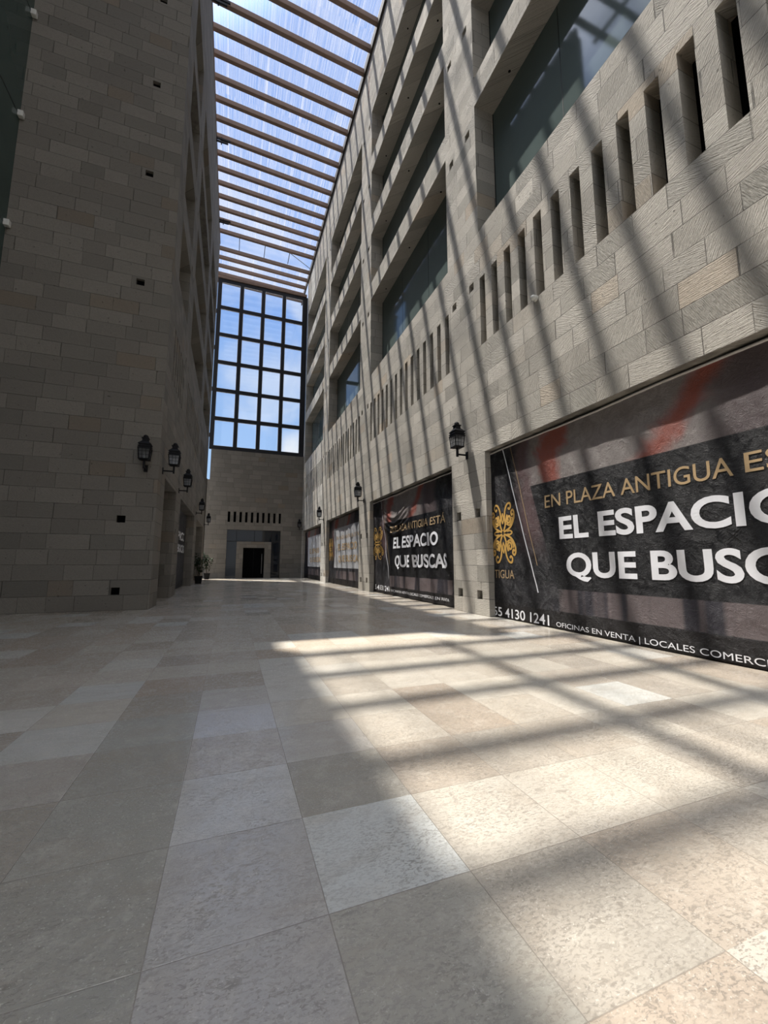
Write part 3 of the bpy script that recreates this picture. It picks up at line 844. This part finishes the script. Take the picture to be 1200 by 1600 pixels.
def standard_print(B, d, dv=0.0, bold=0.028, cut_last=None, full=True, white=True):
    """words at their places; d shifts along the banner, dv in height"""
    B.text('EN PLAZA ANTIGUA', 0.004, M_TEXTT, 1.84+d, 5.27+d, 2.44+dv, 2.71+dv, label='tan lettering EN PLAZA ANTIGUA')
    B.text('ESTÁ', 0.004, M_TEXTT, 5.40+d, 6.45+d, 2.45+dv, 2.78+dv, label='tan lettering at the end of the top line')
    wm = M_TEXTW if white else M_TEXTT
    B.text('EL ESPACIO', bold, wm, 2.20+d, 5.98+d, 1.77+dv, 2.22+dv, label='large white lettering EL ESPACIO' if white else 'large lettering EL ESPACIO')
    B.text('QUE BUSCAS', bold, wm, 2.34+d, 6.60+d, 0.96+dv, 1.50+dv, label='large white lettering QUE BUSCAS' if white else 'large lettering QUE BUSCAS')

def footer_print(B, d, dv, short=False):
    B.text('55 4130 1241', 0.010, M_TEXTW, -0.06+d, 1.80+d, 0.035+dv, 0.25+dv, label='white phone number lettering')
    B.text('OFICINAS EN VENTA | LOCALES COMERCIALES EN RENTA', 0.0, M_TEXTW, 2.00+d, 6.72+d, 0.025+dv, 0.145+dv, label='white footer lettering')

def lines_print(B, d=0.0):
    B.ribbon('printed_line', [(0.52+d+k*0.0505, 4.05-k*0.1685) for k in range(21)], 0.032, M_TEXTW, 'long white slanted line')
    B.ribbon('printed_line', [(0.80+d+k*0.037, 4.05-k*0.14) for k in range(21)], 0.014, M_TEXTT, 'thin tan slanted line')
def hem(B, ubreak=()):
    bm = bmesh.new(); pts = []
    n = 60
    for k in range(n+1):
        u = 0.02+(B.W-0.04)*k/n; x, y, z = B.P(u, B.H-0.02, 0.012)
        pts.append((x, y, B.H-0.005+0.012*math.sin(u*1.7)))
    tube(bm, pts, 0.021, 6); obj('top_hem', bm, M_TRIMW, B.t, smooth=True)

# A: nearest banner
A = Banner('largest dark printed banner, nearest on the right wall, reading EL ESPACIO QUE BUSCAS', M_BAN, 6.12, 8.53, 7.53, 4.07, seed=1, amp=0.75)
lines_print(A); hem(A)
standard_print(A, 0.0)
A.place('ornament', ornament(0.43, 2.02, 0.98, 1.45), M_GOLD, -0.04, 0.88, 1.29, 2.74, 'gold scroll ornament')
A.text('ANTIGUA', 0.0, M_TEXTT, -0.34, 0.76, 0.94, 1.14, label='thin gold lettering under the ornament')
footer_print(A, 0.0, 0.0)
A.ribbon('marker_scribble', [(5.28, 1.74), (5.12, 1.60)], 0.012, M_MARK, 'black marker cross')
A.ribbon('marker_scribble', [(5.12, 1.72), (5.27, 1.58)], 0.012, M_MARK, 'black marker cross')
A.ribbon('marker_scribble', [(5.72+0.08*math.cos(k*0.7)+0.02*k, 1.68+0.05*math.sin(k*1.1)) for k in range(14)], 0.010, M_MARK, 'black marker scribble')
# B: second banner
B2 = Banner('dark printed banner hanging in folds in the second bay of the right wall', M_BAN, 6.14, 17.75, 7.55, 4.05, seed=2, amp=1.15, sag=1.0)
standard_print(B2, 0.32, 0.10); hem(B2)
B2.place('ornament', ornament(0.4, 2.0, 1.2, 1.45), M_GOLD, 0.02, 1.20, 1.44, 2.90, 'gold scroll ornament')
footer_print(B2, 0.25, 0.10); lines_print(B2, 0.45)
# C, D: far banners with a white panel
C3 = Banner('printed banner with a white panel in the third bay of the right wall', M_BANW, 6.16, 26.98, 7.53, 4.02, seed=3, amp=1.2)
C3.text('EN PLAZA ANTIGUA ESTÁ', 0.006, M_TEXTT, 2.2, 6.9, 2.72, 2.98, label='tan lettering on the white panel')
C3.text('EL ESPACIO', 0.02, M_TEXTT, 2.6, 6.5, 2.05, 2.45, label='pale lettering EL ESPACIO')
C3.text('QUE BUSCAS', 0.02, M_TEXTT, 2.6, 7.1, 1.30, 1.75, label='pale lettering QUE BUSCAS')
C3.place('ornament', ornament(0.4, 2.0, 1.2, 1.45), M_GOLD, 0.1, 1.2, 1.45, 2.9, 'gold scroll ornament')
D4 = Banner('farthest printed banner with a white panel, last bay of the right wall', M_BANW, 6.16, 36.6, 7.9, 3.98, seed=4, amp=1.2)
D4.text('EL ESPACIO', 0.02, M_TEXTT, 2.6, 6.5, 2.05, 2.45, label='pale lettering EL ESPACIO')
D4.text('QUE BUSCAS', 0.02, M_TEXTT, 2.6, 7.1, 1.30, 1.75, label='pale lettering QUE BUSCAS')
# left banner
L5 = Banner('grey printed banner with pale lettering in the left wall opening', M_BANP, XL-0.42, 18.9, 6.75, 3.95, sgn=-1, seed=5, amp=1.3)
L5.text('EL ESPACIO', 0.03, M_TEXTW, 1.6, 6.2, 2.45, 2.90, label='white lettering EL ESPACIO')
L5.text('QUE BUSCAS', 0.03, M_TEXTW, 1.6, 6.4, 1.75, 2.25, label='white lettering QUE BUSCAS')

# ------------------------------------------------------------------ potted plants
def plant(loc, label, h, seed):
    rnd = random.Random(seed)
    t = thing('potted_plant', label, 'plant', loc, 0, 'potted plants by the left wall end')
    bm = bmesh.new(); frust(bm, 0.0, 0.45, 0.17, 0.22); frust(bm, 0.41, 0.47, 0.235, 0.235); obj('pot', bm, M_POT, t)
    bm = bmesh.new(); frust(bm, 0.465, 0.475, 0.20, 0.20); obj('soil', bm, M_SOIL, t)
    stems = bmesh.new(); leaves = bmesh.new()
    for k in range(5):
        a = rnd.random()*2*PI; tip = Vector((math.cos(a)*rnd.uniform(0.05, 0.35), math.sin(a)*rnd.uniform(0.05, 0.35), h*rnd.uniform(0.75, 1.0)))
        base = Vector((math.cos(a)*0.05, math.sin(a)*0.05, 0.45))
        pts = [base.lerp(tip, q/5) + Vector((math.sin(q+k)*0.03, math.cos(q*1.3+k)*0.03, 0)) for q in range(6)]
        tube(stems, pts, 0.012, 5)
        for q in range(38):
            f = rnd.random()**0.6; f = 0.2+0.8*f; i = min(4, int(f*5)); p = pts[i].lerp(pts[i+1], f*5-i if f < 1 else 1)
            az = rnd.random()*2*PI; L = rnd.uniform(0.14, 0.30); dr = Vector((math.cos(az), math.sin(az), rnd.uniform(-0.5, 0.5))).normalized()
            sd = dr.cross(Vector((0, 0, 1))).normalized()*L*0.22; mid = p + dr*L*0.55 + Vector((0, 0, 0.03))
            end = p + dr*L - Vector((0, 0, L*0.35))
            v = [leaves.verts.new(x) for x in (p, mid+sd, end, mid-sd, mid-Vector((0, 0, 0.012)))]
            leaves.faces.new((v[0], v[1], v[4])); leaves.faces.new((v[1], v[2], v[4])); leaves.faces.new((v[2], v[3], v[4])); leaves.faces.new((v[3], v[0], v[4]))
    obj('stem', stems, M_STEM, t); obj('foliage', leaves, M_LEAF, t)
plant((-1.86, 28.2, 0), 'potted plant in a black square pot against the left wall, the nearer one', 1.9, 1)
plant((-1.75, 35.7, 0), 'leafy potted plant in a black square pot in the far left corner', 2.15, 2)

# ------------------------------------------------------------------ small fittings
t = thing('security_camera', 'small white dome camera at the foot of a wall slot on the right wall', 'camera', (XR, 6.47, 7.0))
bm = bmesh.new(); tube(bm, [(0, 0, 0), (-0.05, 0, 0)], 0.065, 14); obj('mount', bm, M_WHITE, t)
bm = bmesh.new(); bmesh.ops.create_uvsphere(bm, u_segments=14, v_segments=10, radius=0.06, matrix=Matrix.Translation((-0.08, 0, 0))); obj('dome', bm, M_WHITE, t, smooth=True)
bm = bmesh.new(); tube(bm, [(-2.12, 34.82, 0.0), (-2.12, 34.82, 8.0)], 0.07, 8)
tag(obj('downpipe', bm, M_GUTTER), 'thin dark downpipe at the far end of the left wall', 'pipe')
